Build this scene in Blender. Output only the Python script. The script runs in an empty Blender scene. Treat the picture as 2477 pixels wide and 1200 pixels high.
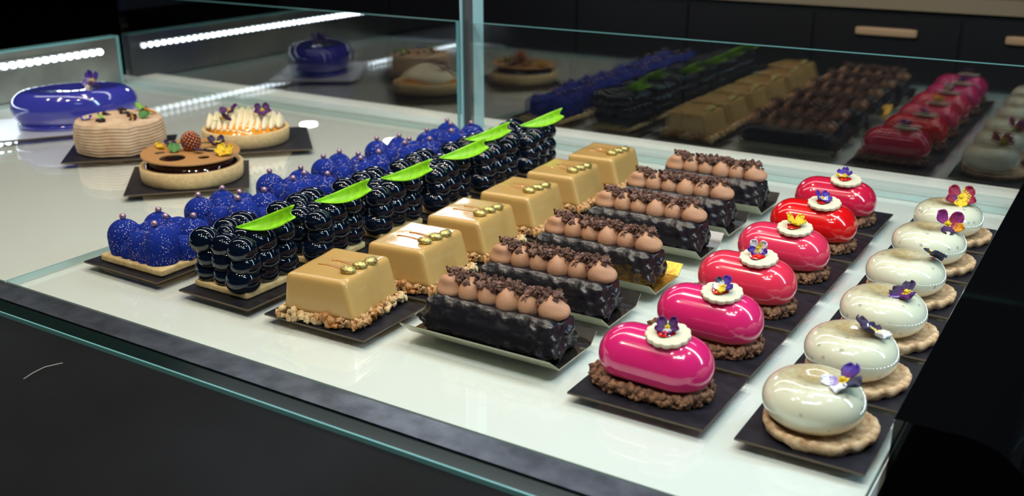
import bpy, bmesh, math, random
from mathutils import Vector, Matrix, noise, Euler
PI = math.pi
S = 0.33                      # one layout unit = 0.33 m (camera height above the shelf)
OX, OY = 1.3, -2.4            # layout offset so the display sits near the origin
sc = bpy.context.scene
COL = sc.collection
def P(x, y, z=0): return Vector(((x+OX)*S, (y+OY)*S, z*S))

# ------------------------------------------------------------------ camera
cd = bpy.data.cameras.new('camera'); cam = bpy.data.objects.new('camera', cd); COL.objects.link(cam)
cam.location = P(0, 0, 1)
cam.rotation_euler = (math.radians(90-19.4756), 0, math.radians(31.9084))
cd.sensor_width = 36; cd.sensor_fit = 'HORIZONTAL'; cd.lens = 35.837
cd.clip_start = 0.02; cd.clip_end = 100
cd.dof.use_dof = True; cd.dof.focus_distance = 2.6*S; cd.dof.aperture_fstop = 7.5
sc.camera = cam
# ------------------------------------------------------------------ colour management, world
sc.view_settings.view_transform = 'Standard'; sc.view_settings.look = 'None'
sc.view_settings.gamma = 1; sc.view_settings.use_curve_mapping = False
sc.view_settings.exposure = -0.28
w = bpy.data.worlds.new('world'); sc.world = w; w.use_nodes = True
bg = w.node_tree.nodes['Background']; bg.inputs[0].default_value = (0.6, 0.75, 1, 1); bg.inputs[1].default_value = 0.03
# ------------------------------------------------------------------ lamps
def area(name, loc, target, sx, sy, power, col, shape='RECTANGLE', spread=None):
    l = bpy.data.lights.new(name, 'AREA'); l.shape = shape; l.size = sx*S
    if shape == 'RECTANGLE': l.size_y = sy*S
    l.energy = power; l.color = col
    if spread: l.spread = math.radians(spread)
    o = bpy.data.objects.new(name, l); COL.objects.link(o); o.location = P(*loc)
    o.rotation_euler = (P(*target)-P(*loc)).to_track_quat('-Z', 'Y').to_euler(); return o
WARM = (1, .87, .68); COOL = (.55, .84, 1); NEUT = (1, .95, .86)
area('overhead_fill', (-3.2, 2.4, 2.2), (-3.2, 2.7, 0), 4.4, .10, 3.1, NEUT)  # added fill bar without a fixture, raises the overall brightness
area('rear_rim_fill', (-2.3, 3.9, 2.1), (-2.2, 2.9, 0), 4.6, .08, 2.0, (.93, .97, 1))  # added bar above the back, rims the dark glazes and lifts the shelf
area('right_cool_fill', (.42, 2.5, 1.55), (-.6, 2.5, 0), .05, 2.6, 4.4, COOL)  # invented cool source out of view, turns the right side bluish
area('corner_cool_fill', (-.4, .9, 2.0), (-.7, 1.9, 0), .9, .12, .7, (.56, .84, 1), spread=110)  # extra cool fill with no real fixture, brightens the front right of the shelf
area('glare_fill', (-4.9, 6.5, 2.05), (-1.6, 2.4, 0), .62, .45, 2.2, (.9, .95, 1))  # unseen bright panel added back left, puts white glare on the caramel tops
for i, (x, y, z) in enumerate([(-1.6, -1.2, 5.6), (-2.6, .2, 5.6), (-.3, -.6, 5.6), (.9, .4, 5.6), (-3.8, -.6, 5.6), (-1.0, 2.4, 5.6), (-3.0, 3.2, 5.6), (1.6, 2.4, 5.6)]):
    area('ceiling_spot', (x, y, z), (-1.6, 2.4, 0), .16, 0, 1.9, WARM, 'DISK', 100)

# ------------------------------------------------------------------ materials
def nd(nt, t, **k):
    n = nt.nodes.new(t)
    for a, v in k.items(): setattr(n, a, v)
    return n
def mat(name, col=(.5, .5, .5), rough=.5, metal=0, coat=0, spec=.5, sss=0, sheen=0, bump=None, emit=None, coatr=.03, sssr=.01):
    m = bpy.data.materials.new(name); m.use_nodes = True; nt = m.node_tree; b = nt.nodes['Principled BSDF']
    b.inputs['Base Color'].default_value = (*col, 1); b.inputs['Roughness'].default_value = rough
    b.inputs['Metallic'].default_value = metal; b.inputs['Coat Weight'].default_value = coat
    b.inputs['Coat Roughness'].default_value = coatr; b.inputs['Specular IOR Level'].default_value = spec
    if sss:
        b.inputs['Subsurface Weight'].default_value = sss; b.inputs['Subsurface Radius'].default_value = (1, .6, .35)
        b.inputs['Subsurface Scale'].default_value = sssr
    if sheen: b.inputs['Sheen Weight'].default_value = sheen; b.inputs['Sheen Tint'].default_value = (*col, 1)
    if emit: b.inputs['Emission Color'].default_value = (*emit[0], 1); b.inputs['Emission Strength'].default_value = emit[1]
    if bump:
        scale, dist = bump
        tc = nd(nt, 'ShaderNodeTexCoord'); nz = nd(nt, 'ShaderNodeTexNoise'); nz.inputs['Scale'].default_value = scale; nz.inputs['Detail'].default_value = 4
        bp = nd(nt, 'ShaderNodeBump'); bp.inputs['Distance'].default_value = dist; bp.inputs['Strength'].default_value = 1
        nt.links.new(tc.outputs['Object'], nz.inputs['Vector']); nt.links.new(nz.outputs[0], bp.inputs['Height']); nt.links.new(bp.outputs[0], b.inputs['Normal'])
    return m
def tint(m, c1, c2, scale, lo=.35, hi=.65, voronoi=False, detail=3, rnd=False):
    """base colour varies between two pigments with noise"""
    nt = m.node_tree; b = nt.nodes['Principled BSDF']
    tc = nd(nt, 'ShaderNodeTexCoord'); vec = tc.outputs['Object']
    if rnd:
        oi = nd(nt, 'ShaderNodeObjectInfo'); ad = nd(nt, 'ShaderNodeVectorMath', operation='ADD')
        nt.links.new(vec, ad.inputs[0]); nt.links.new(oi.outputs['Location'], ad.inputs[1]); vec = ad.outputs[0]
    if voronoi:
        nz = nd(nt, 'ShaderNodeTexVoronoi'); src = nz.outputs['Distance']
    else:
        nz = nd(nt, 'ShaderNodeTexNoise'); nz.inputs['Detail'].default_value = detail; src = nz.outputs[0]
    nz.inputs['Scale'].default_value = scale
    r = nd(nt, 'ShaderNodeMapRange'); r.inputs['From Min'].default_value = lo; r.inputs['From Max'].default_value = hi
    mx = nd(nt, 'ShaderNodeMix', data_type='RGBA'); mx.inputs[6].default_value = (*c1, 1); mx.inputs[7].default_value = (*c2, 1)
    nt.links.new(vec, nz.inputs['Vector']); nt.links.new(src, r.inputs[0]); nt.links.new(r.outputs[0], mx.inputs[0])
    nt.links.new(mx.outputs[2], b.inputs['Base Color']); return m
def glass_mat(name, tintc, f0=.06, rough=0.0, boost=.94):
    m = bpy.data.materials.new(name); m.use_nodes = True; nt = m.node_tree; nt.nodes.clear()
    out = nd(nt, 'ShaderNodeOutputMaterial'); tr = nd(nt, 'ShaderNodeBsdfTransparent'); tr.inputs[0].default_value = (*tintc, 1)
    gl = nd(nt, 'ShaderNodeBsdfGlossy'); gl.inputs['Roughness'].default_value = rough; gl.inputs[0].default_value = (1, 1, 1, 1)
    mx = nd(nt, 'ShaderNodeMixShader'); geo = nd(nt, 'ShaderNodeNewGeometry')
    dot = nd(nt, 'ShaderNodeVectorMath', operation='DOT_PRODUCT'); ab = nd(nt, 'ShaderNodeMath', operation='ABSOLUTE')
    su = nd(nt, 'ShaderNodeMath', operation='SUBTRACT'); su.inputs[0].default_value = 1
    pw = nd(nt, 'ShaderNodeMath', operation='POWER'); pw.inputs[1].default_value = 5
    ma = nd(nt, 'ShaderNodeMath', operation='MULTIPLY_ADD'); ma.inputs[1].default_value = boost; ma.inputs[2].default_value = f0
    L = nt.links.new
    L(geo.outputs['Incoming'], dot.inputs[0]); L(geo.outputs['Normal'], dot.inputs[1]); L(dot.outputs['Value'], ab.inputs[0])
    L(ab.outputs[0], su.inputs[1]); L(su.outputs[0], pw.inputs[0]); L(pw.outputs[0], ma.inputs[0]); L(ma.outputs[0], mx.inputs[0])
    L(tr.outputs[0], mx.inputs[1]); L(gl.outputs[0], mx.inputs[2]); L(mx.outputs[0], out.inputs[0]); return m

M = {}
M['glass'] = glass_mat('clear_glass', (.97, .99, .98), .11)
M['sheet'] = glass_mat('shelf_glass', (.975, .992, .99), .045)
M['edge'] = mat('glass_edge_green', (.16, .40, .42), .15, spec=.6)
M['edge_pale'] = mat('glass_edge_pale', (.50, .66, .64), .2)
M['edge_line'] = mat('glass_edge_bright', (.45, .75, .82), .15)
M['edge_dark'] = mat('glass_edge_dark', (.006, .014, .013), .15)
M['cream_panel'] = mat('cream_panel', (.75, .755, .72), .85, spec=.08)
M['rail'] = mat('white_rail', (.72, .80, .78), .3)
M['steel'] = tint(mat('brushed_steel', (.3, .33, .38), .36, 1, bump=(900, .00004)), (.10, .115, .14), (.18, .20, .24), 60)
M['steel_wall'] = tint(mat('steel_wall', (.5, .52, .5), .3, 1), (.4, .42, .41), (.6, .62, .58), 14)
M['post'] = mat('dark_aluminium', (.10, .105, .11), .3, .6)
M['black'] = mat('black_lacquer', (.002, .002, .0025), .05, spec=.35)
M['counter'] = tint(mat('black_leathered_stone', (.012, .013, .015), .62, spec=.12, bump=(500, .0002)), (.0015, .0015, .002), (.007, .009, .013), 7, .3, .8, detail=8)
M['cabinet'] = mat('dark_cabinet', (.012, .013, .017), .4)
M['wood'] = mat('pale_wood', (.62, .42, .26), .5)
M['top'] = mat('beige_worktop', (.36, .30, .21), .5)
M['gold'] = tint(mat('gold_foil', (.75, .48, .10), .3, 1, bump=(1500, .0003)), (.8, .5, .1), (.45, .27, .05), 300)
M['gold_panel'] = tint(mat('gold_panel', (.5, .33, .06), .4, .9, bump=(600, .0003)), (.5, .33, .05), (.2, .12, .02), 120)
M['board'] = tint(mat('black_card', (.01, .01, .014), .45, spec=.22, bump=(2500, .00004)), (.007, .007, .011), (.016, .015, .022), 90)
M['board_edge'] = mat('brown_card_edge', (.12, .085, .05), .7)
M['board_silver'] = mat('silver_card', (.75, .78, .80), .3, .5)
M['tray_out'] = mat('pale_card', (.36, .37, .27), .35, .3)
M['tray_in'] = tint(mat('tray_black_gloss', (.01, .01, .012), .15, coat=.5), (.006, .006, .008), (.02, .016, .012), 60)
def glaze(name, c, rough=.16): return mat(name, c, rough, coat=1, coatr=.04, sss=.15, sssr=.006)
M['pink0'] = glaze('magenta_glaze', (.70, .02, .17)); M['pink1'] = glaze('hot_pink_glaze', (.72, .022, .16))
M['pink2'] = glaze('coral_pink_glaze', (.76, .035, .085)); M['pink3'] = glaze('rose_glaze', (.74, .035, .10))
M['pink4'] = glaze('red_glaze', (.70, .006, .008)); M['pink5'] = glaze('crimson_glaze', (.60, .012, .055))
M['jelly'] = mat('red_jelly', (.6, .01, .005), .1, coat=1)
M['ivory'] = mat('white_chocolate', (.70, .65, .49), .45, sss=.2, sssr=.004)
M['caramel'] = mat('caramel_glaze', (.56, .35, .12), .18, coat=.6, coatr=.06, sss=.15, sssr=.006, bump=(35, .0006))
M['caramel_drip'] = mat('caramel_sauce', (.38, .15, .02), .1, coat=1)
M['goldbean'] = tint(mat('gold_nut', (.55, .42, .12), .32, .85, bump=(900, .0006)), (.30, .22, .05), (.85, .72, .30), 500)
M['blackglaze'] = mat('black_mirror_glaze', (.002, .005, .014), .09, coat=.35, coatr=.03, spec=.45)
M['leaf'] = tint(mat('lime_chocolate', (.30, .72, .01), .4, sss=.1, sssr=.004), (.28, .72, .012), (.20, .52, .01), 200)
M['pearl'] = mat('lilac_pearl', (.42, .27, .36), .28, .6)
M['biscuit'] = tint(mat('pale_shortbread', (.70, .52, .24), .7, bump=(700, .0003)), (.76, .60, .32), (.62, .43, .18), 150)
M['tartcrust'] = tint(mat('tart_crust', (.66, .48, .24), .75, bump=(900, .0004)), (.72, .53, .27), (.60, .42, .20), 220, detail=6)
M['whitecrust'] = tint(mat('almond_crust', (.65, .47, .28), .75, bump=(700, .0006)), (.64, .46, .28), (.36, .20, .09), 180, detail=5)
M['browncrumb'] = tint(mat('cocoa_crumble', (.22, .10, .05), .65, bump=(700, .0005)), (.34, .165, .08), (.11, .045, .025), 160)
M['darkcrumb'] = tint(mat('dark_cocoa_crumble', (.10, .045, .03), .65, bump=(900, .0005)), (.24, .12, .085), (.07, .03, .022), 220)
M['nutcrumb'] = tint(mat('golden_praline_crumb', (.70, .45, .18), .5, bump=(500, .0004), coat=.2), (.80, .62, .34), (.42, .17, .04), 65)
M['choc'] = mat('dark_chocolate_coating', (.009, .008, .012), .34, coat=.3, coatr=.2, bump=(350, .0005))
M['mousse'] = mat('milk_chocolate_mousse', (.50, .26, .15), .6, sss=.2, sssr=.004, bump=(600, .0001))
M['blackberry'] = mat('dark_berry_jelly', (.02, .004, .008), .08, coat=1)
M['milkchoc'] = mat('milk_chocolate_disc', (.46, .23, .08), .4)
M['copper'] = mat('copper_bead', (.42, .16, .09), .28, .85)
M['spiral'] = tint(mat('praline_vermicelli', (.60, .42, .27), .65, bump=(500, .0003)), (.68, .50, .34), (.52, .34, .20), 60)
M['meringue'] = mat('meringue_cream', (.88, .80, .58), .5, sss=.2, sssr=.005)
M['orange'] = mat('orange_gel', (.85, .33, .02), .15, coat=1)
M['green'] = mat('mint_leaf', (.05, .20, .03), .5); M['lime'] = mat('cress_leaf', (.20, .45, .03), .5)
M['darkberry'] = mat('dried_berry', (.025, .008, .02), .5, bump=(1200, .0006))
M['smoke'] = mat('violet_glaze', (.045, .05, .40), .10, coat=1, coatr=.02)
for n, c in dict(violet=(.07, .02, .36), purple=(.09, .004, .13), darkpurple=(.03, .012, .07), navy=(.035, .035, .085), white_petal=(.85, .84, .88),
                 yellow=(.90, .62, .01), redwine=(.34, .005, .05), magenta=(.36, .03, .24), lilac=(.35, .25, .65), orange_petal=(.85, .35, .01)).items():
    M[n] = tint(mat(n+'_petal', c, .6, sheen=.3, bump=(900, .0003)), c, tuple(v*.6 for v in c), 500)
M['diode'] = mat('led_diode', (.9, .95, 1), .5, emit=((.80, .90, 1), 26))
# blue velvet: sprayed cocoa butter with pale specks
def velvet():
    m = mat('blue_velvet_spray', (.008, .02, .30), .85, sheen=.05, spec=.2, bump=(2600, .00025)); nt = m.node_tree; b = nt.nodes['Principled BSDF']
    tc = nd(nt, 'ShaderNodeTexCoord'); v = nd(nt, 'ShaderNodeTexVoronoi'); v.inputs['Scale'].default_value = 560
    n2 = nd(nt, 'ShaderNodeTexNoise'); n2.inputs['Scale'].default_value = 70
    r = nd(nt, 'ShaderNodeMapRange'); r.inputs['From Min'].default_value = .27; r.inputs['From Max'].default_value = .20
    r2 = nd(nt, 'ShaderNodeMapRange'); r2.inputs['From Min'].default_value = .42; r2.inputs['From Max'].default_value = .55
    mu = nd(nt, 'ShaderNodeMath', operation='MULTIPLY'); mx = nd(nt, 'ShaderNodeMix', data_type='RGBA')
    mx.inputs[6].default_value = (.003, .021, .24, 1); mx.inputs[7].default_value = (.75, .65, .75, 1)
    L = nt.links.new
    L(tc.outputs['Object'], v.inputs['Vector']); L(tc.outputs['Object'], n2.inputs['Vector']); L(v.outputs['Distance'], r.inputs[0]); L(n2.outputs[0], r2.inputs[0])
    L(r.outputs[0], mu.inputs[0]); L(r2.outputs[0], mu.inputs[1]); L(mu.outputs[0], mx.inputs[0]); L(mx.outputs[2], b.inputs['Base Color']); return m
M['velvet'] = velvet()
# white glaze with bronze dust round the dimple and dark vanilla specks
def whiteglaze():
    m = mat('ivory_mirror_glaze', (.82, .78, .60), .12, coat=1, coatr=.03, sss=.2, sssr=.008); nt = m.node_tree; b = nt.nodes['Principled BSDF']; L = nt.links.new
    tc = nd(nt, 'ShaderNodeTexCoord'); oi = nd(nt, 'ShaderNodeObjectInfo'); ad = nd(nt, 'ShaderNodeVectorMath', operation='ADD')
    sc_ = nd(nt, 'ShaderNodeVectorMath', operation='SCALE'); sc_.inputs['Scale'].default_value = 3.0
    L(oi.outputs['Location'], sc_.inputs[0]); L(tc.outputs['Object'], ad.inputs[0]); L(sc_.outputs[0], ad.inputs[1])
    sx = nd(nt, 'ShaderNodeVectorMath', operation='MULTIPLY_ADD'); sx.inputs[1].default_value = (1, 1, 0); sx.inputs[2].default_value = (.012, -.004, 0)
    ln = nd(nt, 'ShaderNodeVectorMath', operation='LENGTH'); L(tc.outputs['Object'], sx.inputs[0]); L(sx.outputs[0], ln.inputs[0])
    rr = nd(nt, 'ShaderNodeMapRange'); rr.inputs['From Min'].default_value = .034; rr.inputs['From Max'].default_value = .006; L(ln.outputs['Value'], rr.inputs[0])
    sep = nd(nt, 'ShaderNodeSeparateXYZ'); L(tc.outputs['Object'], sep.inputs[0])
    zt = nd(nt, 'ShaderNodeMapRange'); zt.inputs['From Min'].default_value = .022; zt.inputs['From Max'].default_value = .033; L(sep.outputs[2], zt.inputs[0])
    n1 = nd(nt, 'ShaderNodeTexNoise'); n1.inputs['Scale'].default_value = 170; n1.inputs['Detail'].default_value = 9; n1.inputs['Roughness'].default_value = .75; L(ad.outputs[0], n1.inputs['Vector'])
    a1 = nd(nt, 'ShaderNodeMath', operation='MULTIPLY_ADD'); a1.inputs[1].default_value = .75; L(rr.outputs[0], a1.inputs[0]); L(n1.outputs[0], a1.inputs[2])
    r1 = nd(nt, 'ShaderNodeMapRange'); r1.inputs['From Min'].default_value = .66; r1.inputs['From Max'].default_value = 1.5; L(a1.outputs[0], r1.inputs[0])
    mu = nd(nt, 'ShaderNodeMath', operation='MULTIPLY'); L(r1.outputs[0], mu.inputs[0]); L(zt.outputs[0], mu.inputs[1])
    v = nd(nt, 'ShaderNodeTexVoronoi'); v.inputs['Scale'].default_value = 95; L(ad.outputs[0], v.inputs['Vector'])
    rv = nd(nt, 'ShaderNodeMapRange'); rv.inputs['From Min'].default_value = .20; rv.inputs['From Max'].default_value = .10; L(v.outputs['Distance'], rv.inputs[0])
    mx0 = nd(nt, 'ShaderNodeMix', data_type='RGBA'); mx0.inputs[6].default_value = (.74, .73, .56, 1); mx0.inputs[7].default_value = (.22, .20, .19, 1); 
    f = nd(nt, 'ShaderNodeMath', operation='MULTIPLY'); f.inputs[1].default_value = .55; L(rv.outputs[0], f.inputs[0]); L(f.outputs[0], mx0.inputs[0])
    mx = nd(nt, 'ShaderNodeMix', data_type='RGBA'); mx.inputs[7].default_value = (.36, .21, .035, 1); L(mx0.outputs[2], mx.inputs[6]); L(mu.outputs[0], mx.inputs[0])
    L(mx.outputs[2], b.inputs['Base Color']); return m
M['whiteglaze'] = whiteglaze()

# ------------------------------------------------------------------ mesh helpers (all sizes in layout units, scaled by S on build)
class MB:
    def __init__(s): s.v = []; s.f = []; s.m = []
    def add(s, vs, fs, mi=0):
        o = len(s.v); s.v += [Vector(v) for v in vs]; s.f += [[i+o for i in f] for f in fs]; s.m += [mi]*len(fs)
        return o, len(s.v)
    def box(s, x0, x1, y0, y1, z0, z1, mi=0, mside=None):
        vs = [(x, y, z) for z in (z0, z1) for y in (y0, y1) for x in (x0, x1)]
        s.add(vs, [[0, 2, 3, 1], [4, 5, 7, 6]], mi)
        o = len(s.v)-8; sd = [[0, 1, 5, 4], [1, 3, 7, 5], [3, 2, 6, 7], [2, 0, 4, 6]]
        s.f += [[i+o for i in f] for f in sd]; s.m += [mi if mside is None else mside]*4
    def sphere(s, c, r, nu=16, nv=10, sq=(1, 1, 1), mi=0, fn=None, rot=None):
        vs = [(0, 0, 1)]
        for j in range(1, nv):
            t = PI*j/nv
            for i in range(nu):
                a = 2*PI*i/nu; vs.append((math.sin(t)*math.cos(a), math.sin(t)*math.sin(a), math.cos(t)))
        vs.append((0, 0, -1)); fs = []
        for i in range(nu): fs.append([0, 1+i, 1+(i+1) % nu])
        for j in range(nv-2):
            for i in range(nu):
                a = 1+j*nu+i; b = 1+j*nu+(i+1) % nu; fs.append([a, a+nu, b+nu, b])
        e = len(vs)-1; k = 1+(nv-2)*nu
        for i in range(nu): fs.append([e, k+(i+1) % nu, k+i])
        out = []
        for d in vs:
            d = Vector(d); p = Vector((d.x*sq[0], d.y*sq[1], d.z*sq[2]))*r
            if fn: p = fn(d, p)
            if rot: p = rot @ p
            out.append(p+Vector(c))
        s.add(out, fs, mi)
    def lathe(s, prof, n=48, c=(0, 0, 0), mi=0, fn=None, ax=1, ay=1):
        """prof: (r, z) from top centre down/out to bottom centre"""
        vs = []; fs = []
        for j, (r, z) in enumerate(prof):
            for i in range(n):
                a = 2*PI*i/n; p = Vector((r*math.cos(a)*ax, r*math.sin(a)*ay, z))
                if fn: p = fn(p, a, j)
                vs.append(p+Vector(c))
        for j in range(len(prof)-1):
            for i in range(n):
                a = j*n+i; b = j*n+(i+1) % n; fs.append([a, a+n, b+n, b])
        s.add(vs, fs, mi)
    def grid(s, nu, nv, fn, mi=0, mfn=None):
        vs = [fn(i/nu, j/nv) for j in range(nv+1) for i in range(nu+1)]; o = len(s.v); s.v += [Vector(v) for v in vs]
        for j in range(nv):
            for i in range(nu):
                a = j*(nu+1)+i+o; s.f.append([a, a+1, a+nu+2, a+nu+1]); s.m.append(mfn((i+.5)/nu, (j+.5)/nv) if mfn else mi)
    def rbox(s, hx, hy, z0, z1, r, n=20, tx=1, ty=1, fn=None, mi=0):
        """rounded box, tx/ty = top size / bottom size"""
        hz = (z1-z0)/2; zc = (z0+z1)/2; o = len(s.v); idx = {}; nn = (n, n, max(6, n//2))
        def put(i, j, k):
            key = (i, j, k)
            if key in idx: return idx[key]
            p = Vector(((2*i/nn[0]-1)*hx, (2*j/nn[1]-1)*hy, (2*k/nn[2]-1)*hz))
            q = Vector((max(-(hx-r), min(hx-r, p.x)), max(-(hy-r), min(hy-r, p.y)), max(-(hz-r), min(hz-r, p.z))))
            d = p-q
            mxd = max(abs(d.x), abs(d.y), abs(d.z))
            if mxd > 1e-9 and d.length > 1e-9: p = q+d*(mxd/d.length if d.length > 0 else 1)*1.0; p = q+(p-q).normalized()*mxd
            t = (p.z+hz)/(2*hz); p.x *= 1+(tx-1)*t; p.y *= 1+(ty-1)*t; p.z += zc
            if fn: p = fn(p)
            s.v.append(p); idx[key] = len(s.v)-1; return idx[key]
        a, b, c = nn
        def quad(l): s.f.append([put(*q) for q in l]); s.m.append(mi)
        for i in range(a):
            for j in range(b):
                quad([(i, j, 0), (i, j+1, 0), (i+1, j+1, 0), (i+1, j, 0)]); quad([(i, j, c), (i+1, j, c), (i+1, j+1, c), (i, j+1, c)])
            for k in range(c):
                quad([(i, 0, k), (i+1, 0, k), (i+1, 0, k+1), (i, 0, k+1)]); quad([(i, b, k), (i, b, k+1), (i+1, b, k+1), (i+1, b, k)])
        for j in range(b):
            for k in range(c):
                quad([(0, j, k), (0, j, k+1), (0, j+1, k+1), (0, j+1, k)]); quad([(a, j, k), (a, j+1, k), (a, j+1, k+1), (a, j, k+1)])
    def lump(s, c, r, seed, mi=0, sq=(1, 1, 1), nu=9, nv=6, amp=.55):
        rnd = random.Random(seed); off = Vector((rnd.uniform(-50, 50), rnd.uniform(-50, 50), rnd.uniform(-50, 50)))
        rot = Euler((rnd.uniform(0, 6), rnd.uniform(0, 6), rnd.uniform(0, 6))).to_matrix()
        s.sphere(c, r, nu, nv, sq, mi, lambda d, p: p*(1+amp*noise.noise(d*1.9+off)), rot)
    def obj(s, name, mats, parent=None, loc=None, rz=0, smooth=True, xf=None):
        me = bpy.data.meshes.new(name); me.from_pydata([(v if not xf else xf @ v)*S for v in s.v], [], s.f)
        if not isinstance(mats, (list, tuple)): mats = [mats]
        for m in mats: me.materials.append(m)
        me.polygons.foreach_set('material_index', s.m); me.polygons.foreach_set('use_smooth', [smooth]*len(s.f)); me.update()
        bm = bmesh.new(); bm.from_mesh(me); bmesh.ops.remove_doubles(bm, verts=bm.verts, dist=1e-6); bmesh.ops.recalc_face_normals(bm, faces=bm.faces); bm.to_mesh(me); bm.free()
        o = bpy.data.objects.new(name, me); COL.objects.link(o)
        if parent: o.parent = parent
        if loc is not None: o.location = loc
        o.rotation_euler.z = rz
        return o
def smooth_by_angle(o, ang=35):
    me = o.data; bm = bmesh.new(); bm.from_mesh(me)
    for e in bm.edges:
        if len(e.link_faces) == 2 and e.calc_face_angle(0) > math.radians(ang): e.smooth = False
    bm.to_mesh(me); bm.free(); return o
def tag(o, label, cat, group=None, kind=None):
    if label: o['label'] = label
    if cat: o['category'] = cat
    if group: o['group'] = group
    if kind: o['kind'] = kind
    return o
def thing(name, label, cat, x, y, z=0, rz=0, group=None):
    o = bpy.data.objects.new(name, None); COL.objects.link(o); o.location = P(x, y, z); o.rotation_euler.z = rz; o.empty_display_size = .02
    return tag(o, label, cat, group)
def struct(o): o['kind'] = 'structure'; return o
def dup(root, loc, rz, label):
    def cp(o, par):
        c = o.copy(); COL.objects.link(c); c.parent = par
        for ch in list(o.children): cp(ch, c)
        return c
    r = cp(root, None); r.location = loc; r.rotation_euler.z = rz; r['label'] = label; return r
def flat(name, loops, th, m, parent, loc, rot=(0, 0, 0), bevel=.0):
    """extruded outline with holes; loops of (x,y) in layout units"""
    cu = bpy.data.curves.new(name, 'CURVE'); cu.dimensions = '2D'; cu.fill_mode = 'BOTH'; cu.extrude = max(1e-5, (th/2-bevel)*S); cu.bevel_depth = bevel*S; cu.bevel_resolution = 1
    for lp in loops:
        sp = cu.splines.new('POLY'); sp.points.add(len(lp)-1); sp.use_cyclic_u = True
        for p, (x, y) in zip(sp.points, lp): p.co = (x*S, y*S, 0, 1)
    t = bpy.data.objects.new('tmp', cu); COL.objects.link(t); bpy.context.view_layer.update()
    me = bpy.data.meshes.new_from_object(t.evaluated_get(bpy.context.evaluated_depsgraph_get())); bpy.data.objects.remove(t)
    me.name = name; me.materials.clear(); me.materials.append(m); o = bpy.data.objects.new(name, me); COL.objects.link(o); o.parent = parent
    o.location = Vector(loc)*S; o.rotation_euler = rot; return o
def tube(mb, pts, r, n=8, mi=0, taper=None):
    pts = [Vector(p) for p in pts]; vs = []; fs = []
    for i, p in enumerate(pts):
        d = (pts[min(i+1, len(pts)-1)]-pts[max(i-1, 0)]).normalized(); u = d.orthogonal().normalized()
        if i and abs(d.dot(pu)) < .99: u = (pu-d*pu.dot(d)).normalized()
        pu = u; v = d.cross(u); rr = r*(taper(i/(len(pts)-1)) if taper else 1)
        for k in range(n): a = 2*PI*k/n; vs.append(p+(u*math.cos(a)+v*math.sin(a))*rr)
    for i in range(len(pts)-1):
        for k in range(n): fs.append([i*n+k, i*n+(k+1) % n, (i+1)*n+(k+1) % n, (i+1)*n+k])
    fs.append(list(range(n))[::-1]); fs.append([(len(pts)-1)*n+k for k in range(n)])
    mb.add(vs, fs, mi)

# ------------------------------------------------------------------ the shop around the case
FZ = -2.9
b = MB(); b.box(-40, 14, -10, 40, FZ-.2, FZ); struct(b.obj('floor', M['cabinet'], loc=P(0, 0), smooth=False))
b = MB(); b.box(-40, 14, -10, 40, 6.1, 6.3); struct(b.obj('ceiling', M['cabinet'], loc=P(0, 0), smooth=False))
b = MB(); b.box(-40, 14, 40, 40.3, FZ, 6.1); struct(b.obj('wall_back', M['cabinet'], loc=P(0, 0), smooth=False))
b = MB(); b.box(-40.3, -40, -10, 40, FZ, 6.1); struct(b.obj('wall_left', M['cabinet'], loc=P(0, 0), smooth=False))
# ceiling downlights far off, mirrored in the shelf
b0 = None
for i, (x, y) in enumerate([(-22.3, 23.6), (-18.6, 23.2), (-16.8, 25.8)]):
    t = thing('ceiling_light', 'round bright downlight set in the dark ceiling far behind the case', 'ceiling light', x, y, 6.1, group='downlights far behind the case')
    b = MB(); b.lathe([(0, 0), (.42, 0), (.36, -.02), (.26, -.02)], 32, mi=0); b.obj('trim_ring', M['post'], t)
    b = MB(); b.lathe([(0, -.025), (.26, -.025)], 32); b.obj('diffuser', mat('lamp_diffuser', (1, 1, 1), .5, emit=((1, .97, .88), 30)), t)

# case cabinet below the shelf
YG, Y0, XL, XR = 3.6, 1.45, -4.72, -.285
t = thing('display_cabinet', 'low dark base of the pastry display case under the cream shelf', 'display case', 0, 0)
b = MB(); b.box(-4.9, XR-.001, Y0-.06, 3.95, FZ, -.06); b.obj('base', M['cabinet'], t, smooth=False)
b = MB(); b.box(-4.9, XR-.001, Y0, 3.95, -.06, -.022); b.obj('shelf_panel', M['cream_panel'], t, smooth=False)
b = MB(); b.box(-6.5, XR-.001, Y0-.075, Y0-.002, -.06, -.002); o = b.obj('front_trim', M['steel'], t, smooth=False)
o['label'] = 'brushed steel strip along the front of the shelf'
b = MB(); b.box(-4.9, XR-.001, 3.625, 3.73, -.022, .002); b.obj('back_rail', M['rail'], t, smooth=False)
# two glass shelf sheets
def sheet(x0, x1, label):
    b = MB(); b.box(x0, x1, Y0+.002, YG-.016, -.018, 0, 0, 1); tag(b.obj('shelf_glass', [M['sheet'], M['edge_pale']], loc=P(0, 0), smooth=False), label, 'glass shelf')
sheet(-4.70, -2.516, 'left clear glass shelf sheet carrying the tarts and the large violet cake')
sheet(-2.508, XR-.002, 'right clear glass shelf sheet carrying the six rows of small pastries')
# front glass lip in front of the steel strip
b = MB(); b.box(-6.5, XR-.001, Y0-.12, Y0-.077, -.4, -.006, 0); b.box(-6.5, XR-.001, Y0-.125, Y0-.1205, -.4, -.006, 1)
tag(b.obj('front_glass_lip', [M['edge_dark'], M['edge']], loc=P(0, 0), smooth=False), 'dark green glass edge with a thin turquoise line below the steel strip', 'glass panel')
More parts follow.
